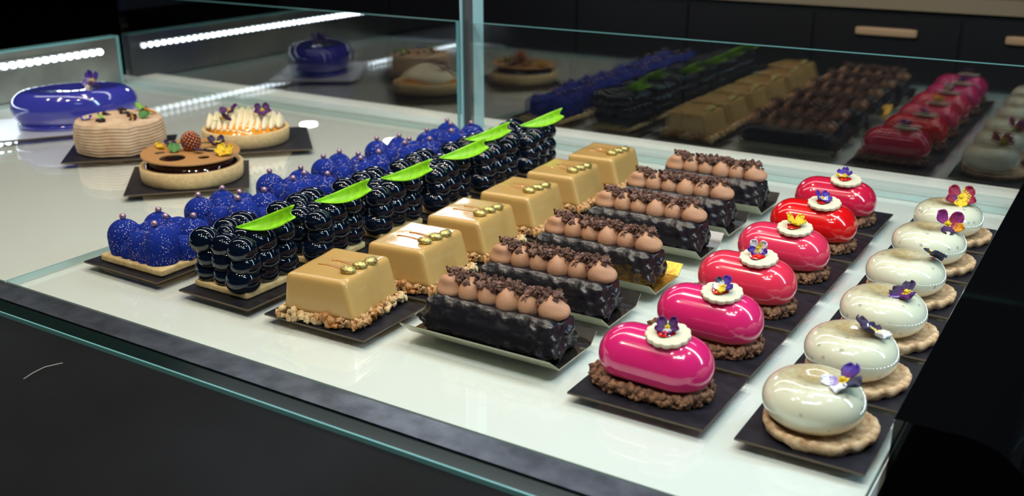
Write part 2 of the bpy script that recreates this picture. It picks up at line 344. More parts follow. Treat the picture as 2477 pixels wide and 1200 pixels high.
# back glass panes
def pane(x0, x1, label, h=.467):
    b = MB(); b.box(x0, x1, YG-.012, YG+.012, .0, h, 0, 0); o = b.obj('back_glass_pane', [M['glass'], M['edge']], loc=P(0, 0), smooth=False)
    me = o.data
    for p in me.polygons:
        if p.normal.x > .5 or p.normal.z > .5: p.material_index = 1
    return tag(o, label, 'glass pane')
pane(XL+.02, -2.513, 'left back glass pane mirroring the large violet cake and the light strip')
pane(-2.44, .75, 'right back glass pane mirroring the rows of pastries')
t = thing('case_post', 'dark upright post between the two back glass panes', 'post', -2.476, 3.66)
b = MB(); b.box(-.032, .032, -.03, .03, 0, 1.6); b.obj('post', M['post'], t, smooth=False)
b = MB(); b.box(-.035, -.032, -.045, .03, 0, 1.6); b.obj('glass_edge_strip', M['edge_line'], t, smooth=False)
b = MB(); b.box(.032, .034, -.045, .03, 0, 1.6); b.obj('glass_edge_strip', M['edge_line'], t, smooth=False)
# left end wall with its light strip
t = thing('case_end_wall', 'grey steel end wall of the case behind the large violet cake', 'panel', -4.72, 0)
b = MB(); b.box(-.05, 0, -.3, YG-.02, .0, .245); b.obj('panel', M['steel_wall'], t, smooth=False)
b = MB(); b.box(-.055, .004, -.3, YG-.02, .245, .252); b.obj('glass_edge_strip', M['edge'], t, smooth=False)
b = MB(); b.box(-.004, .004, YG-.032, YG-.02, .0, .245); b.obj('glass_edge_strip', M['edge'], t, smooth=False)
def led(x, y0, y1, z, sgn, n, r, label):
    t = thing('led_light_strip', label, 'light strip', x, 0, z)
    b = MB(); b.box(min(0, sgn*.01*min(1, r*60)), max(0, sgn*.01*min(1, r*60)), y0, y1, -r*1.6, r*1.6); b.obj('housing', M['steel_wall'], t, smooth=False)
    first = None
    for i in range(n):
        p = Vector((sgn*(.010*min(1, r*60)+r*.3), y0+(i+.5)*(y1-y0)/n, 0))*S
        if not first:
            b = MB(); b.sphere((0, 0, 0), r, 8, 6); first = b.obj('diode', M['diode'], t, loc=p)
        else:
            c = first.copy(); COL.objects.link(c); c.location = p
led(-4.718, -.25, 3.47, .182, 1, 82, .0145, 'bright white light strip on the steel end wall behind the violet cake')
led(-.2862, 1.83, 3.5, .046, -1, 80, .0028, 'white light strip low on the inner side of the black end block')

# black end block with rounded shoulder
b = MB(); prof = [(XR, -1.2), (XR, .07), (XR+.12, .07)]
for i in range(1, 13): a = PI/2*i/12; prof.append((XR+.12+.14*math.sin(a), .07-.14+.14*math.cos(a)))
prof.append((XR+.26, -1.2))
n = len(prof); vs = [(x, y, z) for y in (1.80, 4.2) for x, z in prof]
b.add(vs, [[i, (i+1) % n, (i+1) % n+n, i+n] for i in range(n)]+[list(range(n)), list(range(2*n-1, n-1, -1))])
o = smooth_by_angle(b.obj('end_block', M['black'], loc=P(0, 0)))
tag(o, 'glossy black rounded end block at the right of the case', 'panel')
b = MB(); b.box(.02, .40, .9, 4.2, -1.2, -.62); tag(b.obj('gold_side_panel', M['gold_panel'], loc=P(0, 0), smooth=False), 'gold textured panel low beside the black end block', 'panel')
# front counter
b = MB(); b.box(-5.5, 1.9, .433-.85, .85, -.30, 0)
tag(b.obj('front_counter', M['counter'], loc=P(-2.2+.0, Y0-.128-.852, -.013), smooth=False), 'black leathered stone counter in front of the display case', 'counter')
# dark drawers behind
t = thing('drawer_cabinet', 'dark drawer cabinet with wooden handles behind the glass', 'cabinet', 0, 6.5, FZ)
b = MB(); b.box(-6.4, 3, 0, 1.6, 0, .30-FZ); b.obj('body', M['cabinet'], t, smooth=False)
b = MB(); b.box(-6.4, 3, -.04, 1.6, .315-FZ, .40-FZ); b.obj('worktop', M['top'], t, smooth=False)
for x in (-5.2, -4.36, -3.52, -2.68, -1.84, -1.0+.02, -.14):
    b = MB(); b.box(-.41, .41, -.02, -.001, -FZ-.62, -FZ+.27); dr = b.obj('drawer', M['cabinet'], t, loc=Vector((x-.415+.02, 0, 0))*S, smooth=False)
    if -1.5 < x < 0:
        b = MB(); b.rbox(.18, .018, -FZ+.155, -FZ+.205, .012, 8); h = b.obj('handle', M['wood'], dr, loc=Vector((0, -.035, 0))*S)

# ------------------------------------------------------------------ cake boards
def board_mesh(hx, hy, th=.0045, mats=None):
    b = MB(); b.box(-hx, hx, -hy, hy, 0, th, 0, 1); return b.obj('cake_board', mats or [M['board'], M['board_edge']], smooth=False)
BT = .0045
ORD = ['frontmost', 'second', 'third', 'fourth', 'fifth', 'rearmost']
def where(k): return 'frontmost' if k == 0 else ('rearmost' if k == 5 else ORD[k]+' from the front')
rnd = random.Random(4)
def boards(hx, hy, x, ys, desc, group, rots=None):
    first = board_mesh(hx, hy)
    for k, y in enumerate(ys):
        o = first if k == 0 else first.copy()
        if k: COL.objects.link(o)
        o.location = P(x+rnd.uniform(-.004, .004), y); o.rotation_euler.z = (rots or [rnd.uniform(-.015, .015) for _ in range(6)])[k]
        tag(o, desc % where(k), 'cake board', group)

# ------------------------------------------------------------------ flowers
def petal_mesh(L, W, cup=.25, tip=.1, rng=0, ruffle=.06):
    def fn(u, v):        # v along, u across
        a = (u-.5)*2; wv = W*math.sin(PI*min(1, v*.93+.035))**.6*(.35+.65*v)
        x = a*wv*.5; y = L*v*(1-.12*a*a*v+tip*0); z = cup*L*v*v+.35*W*a*a*v*.5+ruffle*L*v*math.sin(a*7+rng)*.35
        return (x, y, z)
    return fn
def flower(parent, loc, rot, L, cols, openness=.35, stem=None, name='pansy', n=5, skip=()):
    """cols: list of five (outer, inner) material keys"""
    f = bpy.data.objects.new(name, None); 
    b = MB(); b.sphere((0, 0, .1*L), .13*L, 10, 6); f = b.obj(name, M['yellow'], parent, loc=Vector(loc)*S); f.rotation_euler = rot
    angs = [PI*.28, -PI*.28, PI*.62, -PI*.62, PI]
    for i in range(5):
        if i in skip: continue
        o_, i_ = cols[i]; b = MB(); Wd = L*(1.15 if i in (0, 1, 4) else .95)
        b.grid(10, 10, petal_mesh(L*(1 if i != 4 else .92), Wd, openness, rng=i*1.7), mfn=lambda u, v: 2 if v < .16 else (1 if v < .5+.1*math.sin(u*31) else 0))
        o = b.obj('petal', [M[o_], M[i_], M['yellow']], f); o.rotation_euler.z = angs[i]; o.location.z = (.02 if i > 1 else 0)*L*S
        md = o.modifiers.new('thick', 'SOLIDIFY'); md.thickness = .0025*S*1.2; md.offset = 0
    if stem:
        b = MB(); tube(b, [(0, 0, 0), (.02*L, -.4*L, -.05*L), (.1*L, -1.0*L, .15*L)], .09*L, 8, taper=lambda t: 1-.4*t); b.obj('stem', M[stem], f)
    return f

# ------------------------------------------------------------------ 1 blue velvet pastries
GY = .2775
def blue_pastry():
    t = thing('blue_velvet_pastry', '', 'pastry', -2.29, 1.79, BT, group='blue velvet pastries in the leftmost row')
    b = MB(); b.rbox(.128, .108, 0, .022, .006, 16, fn=lambda p: p+Vector((noise.noise(p*40)*.002, noise.noise(p*40+Vector((9, 0, 0)))*.002, 0))); b.obj('biscuit_base', M['biscuit'], t)
    b = MB(); R = random.Random(3)
    bumps = []
    for (x, y, r, h) in [(-.077, -.055, .047, .118), (-.075, .062, .044, .108), (.073, -.055, .050, .122), (.075, .058, .047, .116), (0, .068, .040, .104), (.0, -.064, .038, .100),
                         (-.035, .005, .042, .106), (.04, .008, .042, .108), (-.098, .004, .032, .082), (.102, .002, .032, .086), (-.035, -.072, .030, .070), (.033, .074, .03, .08), (-.115, -.03, .02, .055), (-.03,.085,.025,.06), (.035, -.075, .028, .075)]:
        def fn(d, p, r=r, h=h):
            # dome: rounded top on a gently bulging side
            hz = h-.020; z = d.z
            rr = math.sqrt(max(0, 1-z*z))
            if z < 0: rr = 1-.10*z*z; k = rr/max(1e-6, math.sqrt(d.x*d.x+d.y*d.y)) if (d.x*d.x+d.y*d.y) > 1e-6 else 0; return Vector((d.x*k*r, d.y*k*r, (hz-r)*z)) if k else Vector((0, 0, -(hz-r)))
            return Vector((d.x*r, d.y*r, z*r))
        b.sphere((x, y, h-r), r, 28, 22, fn=fn)
    b.obj('velvet_body', M['velvet'], t)
    pb = None
    for (x, y, z) in [(-.080, -.052, .125), (-.072, .064, .115), (.060, -.058, .129), (.078, .062, .123), (.022, .012, .125)]:
        if pb is None: q = MB(); q.sphere((0, 0, 0), .0095, 14, 10); pb = q.obj('pearl', M['pearl'], t, loc=Vector((x, y, z))*S)
        else: c = pb.copy(); COL.objects.link(c); c.location = Vector((x, y, z))*S
    return t
B0 = blue_pastry(); B0['label'] = 'blue velvet bumpy pastry with lilac pearls, frontmost of its row'
boards(.155, .123, -2.297, [1.776+GY*k for k in range(6)], 'dark cake board under the %s blue velvet pastry', 'boards under the blue pastries')
for k in range(1, 6):
    o = dup(B0, P(-2.29+[0, .0, .01, .0, .01, .03][k], 1.79+GY*k, BT), [0, .25, -.2, .3, -.05, 1.65][k], 'blue velvet bumpy pastry with lilac pearls, %s in the leftmost row' % where(k))

# ------------------------------------------------------------------ 2 black berry cubes
def black_pastry():
    t = thing('black_berry_pastry', '', 'pastry', -1.945, 1.787, BT, rz=0, group='glossy black pastries in the second row')
    b = MB(); b.rbox(.096, .098, 0, .020, .005, 12); b.obj('biscuit_base', M['biscuit'], t)
    b = MB(); R = random.Random(8)
    for k in range(3):
        for i in range(3):
            for j in range(3):
                if k < 2 and i == 1 and j == 1: continue
                x = (i-1)*.064+R.uniform(-.008, .008); y = (j-1)*.066+R.uniform(-.009, .009); z = .046+k*.041+R.uniform(-.006, .006)-(.005 if k == 2 and i == 1 else 0)
                r = .0445*R.uniform(.90, 1.06)
                b.sphere((x, y, z), r, 26, 18, (1, 1, .84))
    b.sphere((.03, .035, .135), .032, 20, 14); b.sphere((-.03, -.03, .134), .030, 20, 14)
    b.rbox(.072, .075, .02, .125, .02, 8)
    b.obj('berry_body', M['blackglaze'], t); return t
def curl(parent, seed):
    R = random.Random(seed); b = MB()
    def fn(u, v):
        a = (u-.5)*2; w_ = .027*(.08+.95*math.sin(PI*min(v*.66, .5)))*(1-.12*max(0, v-.8)/.2)
        L = .158; x = (v-.28)*L; y = a*w_; z = .06*(v-.3)**2+.012*a*a*(.5+v)
        if v > .999: x += .007*math.cos(a*5+seed)
        return (x, y, z)
    b.grid(10, 24, fn); o = b.obj('chocolate_curl', M['leaf'], parent); md = o.modifiers.new('thick', 'SOLIDIFY'); md.thickness = .003*S; return o
BK0 = black_pastry(); curlspec = [(.050, -.010, .164, 31), (.060, -.004, .164, 35), (.070, .006, .164, 31), (.075, .015, .166, 36), (-.01, .0, .164, 36), (.04, .005, .166, 36)]
boards(.127, .122, -1.931, [1.770+GY*k for k in range(6)], 'dark cake board under the %s glossy black pastry', 'boards under the black pastries')
BKS = [BK0]+[dup(BK0, P(-1.945+[0, .0, .0, .0, .01, .01][k], 1.787+GY*k, BT), [0, .05, -.04, .06, -.05, .04][k], '') for k in range(1, 6)]
curlm = curl(BK0, 1)
for k, o in enumerate(BKS):
    o['label'] = 'glossy black berry cube with lime green curl, %s in the second row' % where(k)
    c = curlm if k == 0 else curlm.copy()
    if k: COL.objects.link(c); c.parent = o
    x, y, z, a = curlspec[k]; c.location = Vector((x, y, z))*S; c.rotation_euler = (math.radians(38), math.radians(-7), math.radians(a))

# ------------------------------------------------------------------ 3 caramel blocks
def caramel_pastry():
    t = thing('caramel_glazed_pastry', '', 'pastry', -1.605, 1.778, BT, rz=.13, group='caramel glazed blocks in the third row')
    b = MB(); R = random.Random(5)
    for i in range(330):
        u = R.uniform(0, 4); s_ = int(u); f = (u-s_)*2-1; e = .108
        x, y = [(f*e, -e), (e, f*e), (f*e, e), (-e, f*e)][s_]
        d = R.uniform(-.012, .010); l = math.hypot(x, y); x += x/l*d; y += y/l*d
        b.lump((x, y, R.uniform(.006, .024)), R.choice([.003, .005, .007, .009, .011]), i, sq=(1.2, .95, .65), amp=1.0)
    b.rbox(.104, .104, 0, .026, .008, 8); b.obj('praline_crumb_base', M['nutcrumb'], t)
    b = MB()
    def fn(p): 
        k = max(0, 1-(p.z-.022)/.012) if p.z < .034 else 0
        t_ = (p.z-.022)/.1; return Vector((p.x*(1+.02*k)-.012*t_, p.y*(1+.02*k)+.008*t_, p.z+.0018*noise.noise(p*14)+.0))
    b.rbox(.104, .104, .022, .116, .012, 26, .81, 1.0, fn=fn); b.obj('caramel_body', M['caramel'], t)
    b = MB()
    for (y0, L_) in ((.015, .085), (-.022, .10)):
        def dr(u, v, y0=y0, L_=L_): a = (u-.5)*2; w_ = .008*math.sin(PI*min(1, .04+v*.95))**.5*(1.3-.8*(1-v)); return (.045-L_*(1-v), y0+.006+a*w_+.004*math.sin(v*5), .1155+.0035*(1-a*a))
        b.grid(6, 16, dr)
    b.obj('caramel_drip', M['caramel_drip'], t)
    for i, (x, y, rr, zz) in enumerate([(.044, -.034, .0175, .123), (.052, .006, .0165, .123), (.060, .044, .0165, .122)]):
        b = MB(); b.sphere((0, 0, 0), rr, 14, 10, (1.15, .95, .62), fn=lambda d, p, i=i: p*(1+.16*noise.noise(d*2+Vector((i*7, 0, 0))))); o = b.obj('gold_nugget', M['goldbean'], t, loc=Vector((x, y, zz))*S); o.rotation_euler.z = i*.7
    return t
C0 = caramel_pastry(); C0['label'] = 'caramel glazed block with three gold nuggets, frontmost in the third row'
boards(.157, .123, -1.596, [1.777+GY*k for k in range(6)], 'dark cake board under the %s caramel block', 'boards under the caramel blocks')
for k in range(1, 6): dup(C0, P(-1.605+[0, .03, .02, .02, .02, .025][k], 1.778+.2755*k, BT), [.13, .08, .08, .05, .06, .05][k], 'caramel glazed block with gold nuggets, %s in the third row' % where(k))

# ------------------------------------------------------------------ 4 chocolate eclairs
def tray(inner):
    b = MB(); hx = .203; ys = [(-.120, .034), (-.078, .0005), (.070, .0005), (.100, .026)]
    for k in range(3):
        (ya, za), (yb, zb) = ys[k], ys[k+1]
        b.add([(-hx, ya, za), (hx, ya, za), (hx, yb, zb), (-hx, yb, zb), (-hx, ya, za+.004), (hx, ya, za+.004), (hx, yb, zb+.004), (-hx, yb, zb+.004)],
              [[4, 5, 6, 7]], 1)
        b.add(b.v[-8:], [[0, 3, 2, 1], [0, 1, 5, 4], [1, 2, 6, 5], [2, 3, 7, 6], [3, 0, 4, 7]], 0)
    o = b.obj('folded_cake_tray', [M['tray_out'], inner], smooth=False); return o
def eclair():
    t = thing('chocolate_eclair', '', 'pastry', -1.182, 1.838, .0075, group='dark chocolate log pastries in the fourth row')
    b = MB()
    def fn(p):
        e = abs(p.x)/.185; d = p.copy()
        n1 = noise.cell(p*38+Vector((3, 1, 2))); amt = .0022+.008*max(0, e-.6)*2
        nn = noise.fractal(p*22, 1.0, 2.2, 3)*amt + max(0, noise.noise(p*46)-.12)*amt*2.6
        c = Vector((max(-.13, min(.13, p.x)), 0, .03)); q = p-c
        return p+q.normalized()*nn if q.length > 1e-6 else p
    b.rbox(.190, .070, .0, .088, .024, 64, .90, .70, fn=fn); b.obj('chocolate_body', M['choc'], t)
    R = random.Random(11); nn = 6
    for i in range(nn):
        b = MB(); x = -.128+i*.0535; rr = .0305*R.uniform(.95, 1.05); last = i == nn-1; first = i == 0
        def fn(d, p, i=i, last=last, first=first):
            q = p.copy(); 
            if q.z > 0: k = q.z/.04; q.x *= 1-.10*k; q.y *= 1-.12*k; q.z *= 1.0
            if last: q.x += .018*max(0, d.x)**2; q.z *= 1-.25*max(0, d.x); q.y += .004*math.sin(d.z*5)*max(0, d.x)
            if first: q.x -= .012*max(0, -d.x)**2; q.y += .004*math.sin(d.z*6)
            q *= 1+.03*noise.noise(d*3+Vector((i*3, 0, 0))); return q
        b.sphere((0, 0, 0), rr, 22, 16, (1.02, 1.12, 1.15), fn=fn); b.obj('mousse_dollop', M['mousse'], t, loc=Vector((x, R.uniform(-.003, .003), .097+R.uniform(-.002, .002)))*S)
    b = MB()
    for i in range(230):
        c = R.choice([-.12, -.09, -.055, -.035, .0, .03, .055, .085, .11, .14]); x = c+max(-.022, min(.022, R.gauss(0, .014))); y = max(-.018, min(.030, R.gauss(.004, .013)))
        b.lump((x, y, .128-abs(y-.002)*.40+R.uniform(-.002, .014)), R.choice([.003, .0045, .006, .008, .0095]), 300+i, sq=(1.25, .95, .65), nu=8, nv=5, amp=1.1)
    b.obj('cocoa_crumble', M['darkcrumb'], t, smooth=False); return t
EY = [1.845, 2.092, 2.365, 2.665, 2.918, 3.180]
E0 = eclair(); E0['label'] = 'dark chocolate log with piped mousse and crumble, frontmost in the fourth row'
for k in range(1, 6): dup(E0, P(-1.182+[0, -.012, -.010, -.005, -.018, .0][k], EY[k], .0075), [0, .03, -.02, .0, .02, -.02][k], 'dark chocolate log with piped mousse and crumble, %s in the fourth row' % where(k))
T0 = tray(M['tray_in']); 
for k in range(6):
    o = T0 if k == 0 else T0.copy()
    if k: COL.objects.link(o)
    if k == 2: o.data = o.data.copy(); o.data.materials[1] = M['gold']
    o.location = P(-1.182+[0, -.012, -.005, -.005, -.012, .0][k], EY[k]+[0, .02, 0, .01, 0, 0][k]); tag(o, ('folded pale card tray with black inside, under the %s chocolate log' if k != 2 else 'folded pale card tray with gold inside, under the %s chocolate log') % where(k), 'cake tray', 'trays under the chocolate logs')

# ------------------------------------------------------------------ 5 pink capsules
def stadium(n, hx, r):
    out = []
    for i in range(n):
        u = i/n; per = 4*hx+2*PI*r; s_ = u*per
        if s_ < 2*hx: out.append((-hx+s_, -r))
        elif s_ < 2*hx+PI*r: a = (s_-2*hx)/r-PI/2; out.append((hx+r*math.cos(a), r*math.sin(a)))
        elif s_ < 4*hx+PI*r: out.append((hx-(s_-2*hx-PI*r), r))
        else: a = (s_-4*hx-PI*r)/r+PI/2; out.append((-hx+r*math.cos(a), r*math.sin(a)))
    return out
def pink_pastry():
    t = thing('pink_glazed_pastry', '', 'pastry', -.774, 1.800, BT, rz=-.03, group='capsule pastries in the fifth row')
    b = MB(); R = random.Random(21)
    for i, (x, y) in enumerate(stadium(120, .055, .071)):
        for q in range(3): b.lump((x+R.uniform(-.006, .006), y+R.uniform(-.006, .006), R.uniform(.005, .024)), R.uniform(.005, .0095), 900+i*3+q, amp=.9)
    lp = stadium(40, .055, .070); vs = [(x, y, z) for z in (0, .024) for x, y in lp]; b.add(vs, [list(range(40)), list(range(79, 39, -1))]+[[i, (i+1) % 40, (i+1) % 40+40, i+40] for i in range(40)])
    b.obj('cocoa_crumb_base', M['browncrumb'], t)
    b = MB()
    def fn(d, p):
        r = .068; hx = .052; ex = 1 if d.x > 0 else -1
        tt = min(1, abs(d.x)*14); x = d.x*r+ex*hx*tt
        z = d.z*r*.90
        if z < -.030: z = -.030+(z+.030)*.45
        return Vector((x, d.y*r*1.03, z))
    b.sphere((0, 0, 0), 1, 56, 40, fn=fn, rot=None)
    o = b.obj('glaze_body', M['pink0'], t, loc=Vector((0, 0, .080))*S); return t
# sphere with its poles along y so that the stretch along x stays even: resample
def capsule_mesh():
    b = MB(); nx, na = 40, 48; r, hx = .0700, .056; rows = []
    for i in range(nx+1):
        if i <= 14: a = PI/2*(1-i/14); rows.append((-hx-r*math.sin(a), r*math.cos(a)))
        elif i < 26: rows.append((-hx+2*hx*(i-14)/12, r))
        else: a = PI/2*(i-26)/14; rows.append((hx+r*math.sin(a), r*math.cos(a)))
    vs = []
    for x, rr in rows:
        for k in range(na):
            a = 2*PI*k/na; y = rr*math.cos(a)*1.04; z = rr*math.sin(a)*.92
            if z < -.030: z = -.030+(z+.030)*.40
            vs.append((x, y, z))
    fs = [[i*na+k, i*na+(k+1) % na, (i+1)*na+(k+1) % na, (i+1)*na+k] for i in range(nx) for k in range(na)]
    b.add(vs, fs); return b
def pink_pastry2():
    t = pink_pastry(); old = [c for c in t.children if c.name.startswith('glaze_body')][0]; bpy.data.objects.remove(old)
    capsule_mesh().obj('glaze_body', M['pink0'], t, loc=Vector((.008, 0, .066))*S)
    lp = []
    for i in range(120): a = 2*PI*i/120; r = .0405+.0050*abs(math.sin(a*6.5))**.6; lp.append((r*math.cos(a), r*math.sin(a)))
    flat('white_chocolate_disc', [lp], .010, M['ivory'], t, (.038, -.012, .1335), (math.radians(9), math.radians(1), 0), .002)
    b = MB(); b.lathe([(0, .006), (.014, .005), (.020, 0)], 24, fn=lambda p, a, j: p*(1+.12*math.sin(3*a))); b.obj('red_jelly_spot', M['jelly'], t, loc=Vector((.034, -.016, .1380))*S)
    return t
PK0 = pink_pastry2()
pdesc = [('magenta pink capsule pastry with a purple pansy on a scalloped white disc', 'pink0'), ('magenta pink capsule pastry with a blue and yellow pansy', 'pink1'), ('coral pink capsule pastry with an upright white and violet pansy', 'pink2'),
         ('pink capsule pastry with a bright yellow pansy', 'pink3'), ('bright red capsule pastry with a violet-edged white pansy', 'pink4'), ('crimson pink capsule pastry nearest the back glass, violet and yellow pansy', 'pink5')]
boards(.151, .1255, -.764, [1.809+GY*k for k in range(6)], 'dark cake board under the %s pink capsule pastry', 'boards under the pink capsule pastries')
PKS = [PK0]+[dup(PK0, P(-.764+[0, .0, -.006, -.002, 0, -.012][k], 1.800+[0, 0, -.012, -.010, -.016, -.012][k]+.2765*k, BT), [-.03, -.03, -.02, -.03, .0, .02][k], '') for k in range(1, 6)]
V, Pu, Dp, Nv, Wp, Ye, Rw, Mg, Ll, Op = 'violet', 'purple', 'darkpurple', 'navy', 'white_petal', 'yellow', 'redwine', 'magenta', 'lilac', 'orange_petal'
pfl = [([(Pu, Dp), (Pu, Dp), (Pu, Dp), (Pu, Dp), (Pu, Wp)], (.6, -.1, .3), (.034, -.008, .147), .026, .3),
       ([(V, V), (V, V), (Nv, Wp), (Ye, Ye), (Wp, Ye)], (.35, .35, -1.0), (.040, -.008, .147), .027, .3),
       ([(Wp, Wp), (Wp, Ye), (V, V), (V, Wp), (V, Ye)], (1.15, .1, .35), (.030, -.002, .155), .025, .3),
       ([(Ye, Ye), (Ye, Ye), (Ye, Ye), (Ye, Ye), (Ye, Ye)], (.35, .1, .6), (.036, -.008, .147), .027, .45),
       ([(V, V), (V, V), (V, Wp), (V, Wp), (V, Wp)], (.55, .15, .9), (.030, -.010, .147), .027, .3),
       ([(V, V), (V, V), (V, V), (Ye, Ye), (Ye, Wp)], (.4, .2, -.8), (.030, -.004, .147), .026, .4)]
for k, o in enumerate(PKS):
    o['label'] = pdesc[k][0]+', '+where(k)
    for c in o.children:
        if c.name.startswith('glaze_body') and k:
            c.data = c.data.copy(); c.data.materials[0] = M[pdesc[k][1]]
    cols, rot, loc, L, op = pfl[k]; flower(o, loc, rot, L, cols, op)

# ------------------------------------------------------------------ 6 white domes
def white_pastry():
    t = thing('white_dome_pastry', '', 'pastry', -.420, 1.806, BT, group='white dome pastries in the rightmost row')
    b = MB()
    def fn(p, a, j):
        r = math.hypot(p.x, p.y); k = 1+.035*noise.noise(Vector((math.cos(a)*2, math.sin(a)*2, p.z*20)))*(r > .05)
        q = Vector((p.x*k, p.y*k, p.z)); 
        if r > .085: q.z += .009*noise.noise(Vector((math.cos(a)*5, math.sin(a)*5, j*.8)))+.003*noise.noise(Vector((math.cos(a)*19, math.sin(a)*19, j)))
        return q
    b.lathe([(0, .014), (.05, .014), (.085, .015), (.095, .020), (.102, .025), (.109, .021), (.108, .010), (.101, .001), (.06, 0), (0, 0)], 90, fn=fn); b.obj('pastry_disc', M['whitecrust'], t)
    b = MB(); prof = [(0, .1015), (.010, .1016), (.020, .1030), (.032, .1062), (.044, .1075)]
    for i in range(1, 25):
        a = PI/2-i/24*(PI/2+math.radians(56)); prof.append((.044+.0545*math.cos(a), .0600+.0475*math.sin(a)))
    prof.append((0, prof[-1][1])); b.lathe(prof, 64, c=(-.017, .004, 0)); b.obj('glaze_dome', M['whiteglaze'], t); return t
W0 = white_pastry()
WX = [0, .004, .010, .0, .004, .006]
WY = [0, -.016, -.030, -.022, -.022, -.022]
WS = [W0]+[dup(W0, P(-.420+WX[k], 1.806+WY[k]+.2775*k, BT), 0, '') for k in range(1, 6)]
boards(.123, .1235, -.430, [1.811+GY*k for k in range(6)], 'dark cake board under the %s white dome pastry', 'boards under the white dome pastries')
wdesc = ['white glazed dome with a sideways purple and white pansy', 'white glazed dome with a dark purple and pale yellow pansy', 'white glazed dome with a drooping purple pansy', 'white glazed dome with a slate-blue upturned pansy and stem',
         'white glazed dome with an upright magenta petal and green stem', 'white glazed dome with an open red and yellow pansy']
wfl = [([(V, Pu), (Nv, Nv), (V, Pu), (Wp, Wp), (Wp, Ll)], (.35, .12, -1.2), (.034, .004, .112), .046, .12, None, (2,)),
       ([(Dp, Nv), (Dp, Nv), (Wp, Wp), (Dp, Wp), (Wp, Ye)], (.42, .10, 2.0), (.018, .004, .112), .046, .15, None, ()),
       ([(Dp, Dp), (Pu, Pu), (Dp, Dp), (V, Pu), (Dp, Pu)], (.35, .30, -1.9), (.030, .006, .112), .046, .10, None, (0,)),
       ([(Nv, Nv), (Nv, Nv), (Nv, Nv), (Nv, Nv), (Nv, Nv)], (.45, .35, 2.5), (.036, .004, .122), .044, -.15, Nv, (1, 3)),
       ([(Mg, Mg), (Mg, Rw), (Dp, Dp), (Op, Rw), (Dp, Pu)], (1.0, .1, .3), (.024, .006, .122), .042, .5, 'lime', (2,)),
       ([(Rw, Rw), (Rw, Ye), (Rw, Pu), (Rw, Ye), (Ye, Ye)], (.80, .0, .2), (.010, .004, .126), .044, .2, None, ())]
for k, o in enumerate(WS):
    o['label'] = wdesc[k]+', '+where(k); z = o.rotation_euler.z
    cols, rot, loc, L, op, st, sk = wfl[k]; v = Matrix.Rotation(-z, 3, 'Z') @ Vector(loc)
    flower(o, v, (rot[0], rot[1], rot[2]), L, cols, op, st, skip=sk)
    f = [c for c in o.children if c.name.startswith('pansy')][0]
    f.rotation_mode = 'QUATERNION'; f.rotation_quaternion = Matrix.Rotation(-z, 3, 'Z').to_quaternion() @ Euler(rot).to_quaternion()

# ------------------------------------------------------------------ round tarts on the left
def rboard(x, y, rz, hx, hy, label, mats=None):
    o = board_mesh(hx, hy, mats=mats); o.location = P(x, y); o.rotation_euler.z = rz; tag(o, label, 'cake board', 'boards under the round tarts'); return o
rboard(-2.90, 2.432, math.radians(45.8), .21, .197, 'dark square board under the berry tart with the perforated disc')
rboard(-3.475, 2.589, math.radians(45), .20, .20, 'dark square board under the ridged praline cake')
rboard(-3.10, 2.990, math.radians(46), .20, .21, 'dark board with gold edge under the meringue tart')
def shell(t, R0, h, th=.02):
    b = MB()
    def fn(p, a, j): return p*(1+.006*noise.noise(Vector((math.cos(a)*3, math.sin(a)*3, p.z*10)))) if math.hypot(p.x, p.y) > R0*.7 else p
    b.lathe([(0, h*.45), (R0-th*1.3, h*.45), (R0-th, h*.9), (R0-th*.85, h), (R0-th*.15, h), (R0, h*.96), (R0-.001, h*.5), (R0-.004, .003), (R0-.008, 0), (0, 0)], 96, fn=fn); b.obj('tart_shell', M['tartcrust'], t)
RZ = math.radians(36)     # local x runs left to right as seen from the camera
# berry tart with perforated disc
t = thing('berry_tart', 'round berry tart topped with a perforated milk chocolate disc and copper ball', 'tart', -2.888, 2.437, BT, RZ)
shell(t, .182, .056)
b = MB(); b.lathe([(0, .080), (.10, .079), (.145, .074), (.160, .064), (.166, .045)], 72, fn=lambda p, a, j: Vector((p.x, p.y, p.z+.002*noise.noise(p*20)))); b.obj('berry_filling', M['blackberry'], t)
holes = [[(0.172*math.cos(2*PI*i/96), .172*math.sin(2*PI*i/96)) for i in range(96)]]
for (x, y, r) in [(-.045, -.085, .046), (-.048, .080, .046), (.078, .030, .044), (-.104, -.02, .020), (.062, -.075, .022), (.03, .11, .02), (.12, .07, .014)]:
    holes.append([(x+r*math.cos(2*PI*i/40), y+r*math.sin(2*PI*i/40)) for i in range(40)])
flat('perforated_chocolate_disc', holes, .006, M['milkchoc'], t, (0, 0, .093), (math.radians(2), math.radians(1), 0), .001)
b = MB()
for i in range(110):
    z = 1-2*(i+.5)/110; a = i*2.399963; rr = math.sqrt(1-z*z); b.sphere((rr*math.cos(a)*.031, rr*math.sin(a)*.031, z*.033), .0062, 8, 6)
b.sphere((0, 0, 0), .030, 20, 14); b.obj('copper_bead_ball', M['copper'], t, loc=Vector((.0, .018, .128))*S)
flower(t, (-.125, .035, .102), (.4, .5, 1.2), .034, [(Ye, Ye), (Ye, Op), (Ye, Ye), (Op, Ye), (Ye, Ye)], .35, skip=(2, 0))
flower(t, (-.085, .055, .105), (.2, .2, .4), .026, [(Dp, Dp)]*5, .4, skip=(2,))
flower(t, (.070, .105, .102), (.3, 0, .1), .036, [(Dp, Dp), (Dp, Dp), (Dp, Dp), (Dp, Ye), (Dp, Dp)], .3, skip=(2,))
flower(t, (.130, -.045, .104), (.5, .1, -.3), .036, [(Ye, Ye)]*4+[(Ye, Op)], .2)
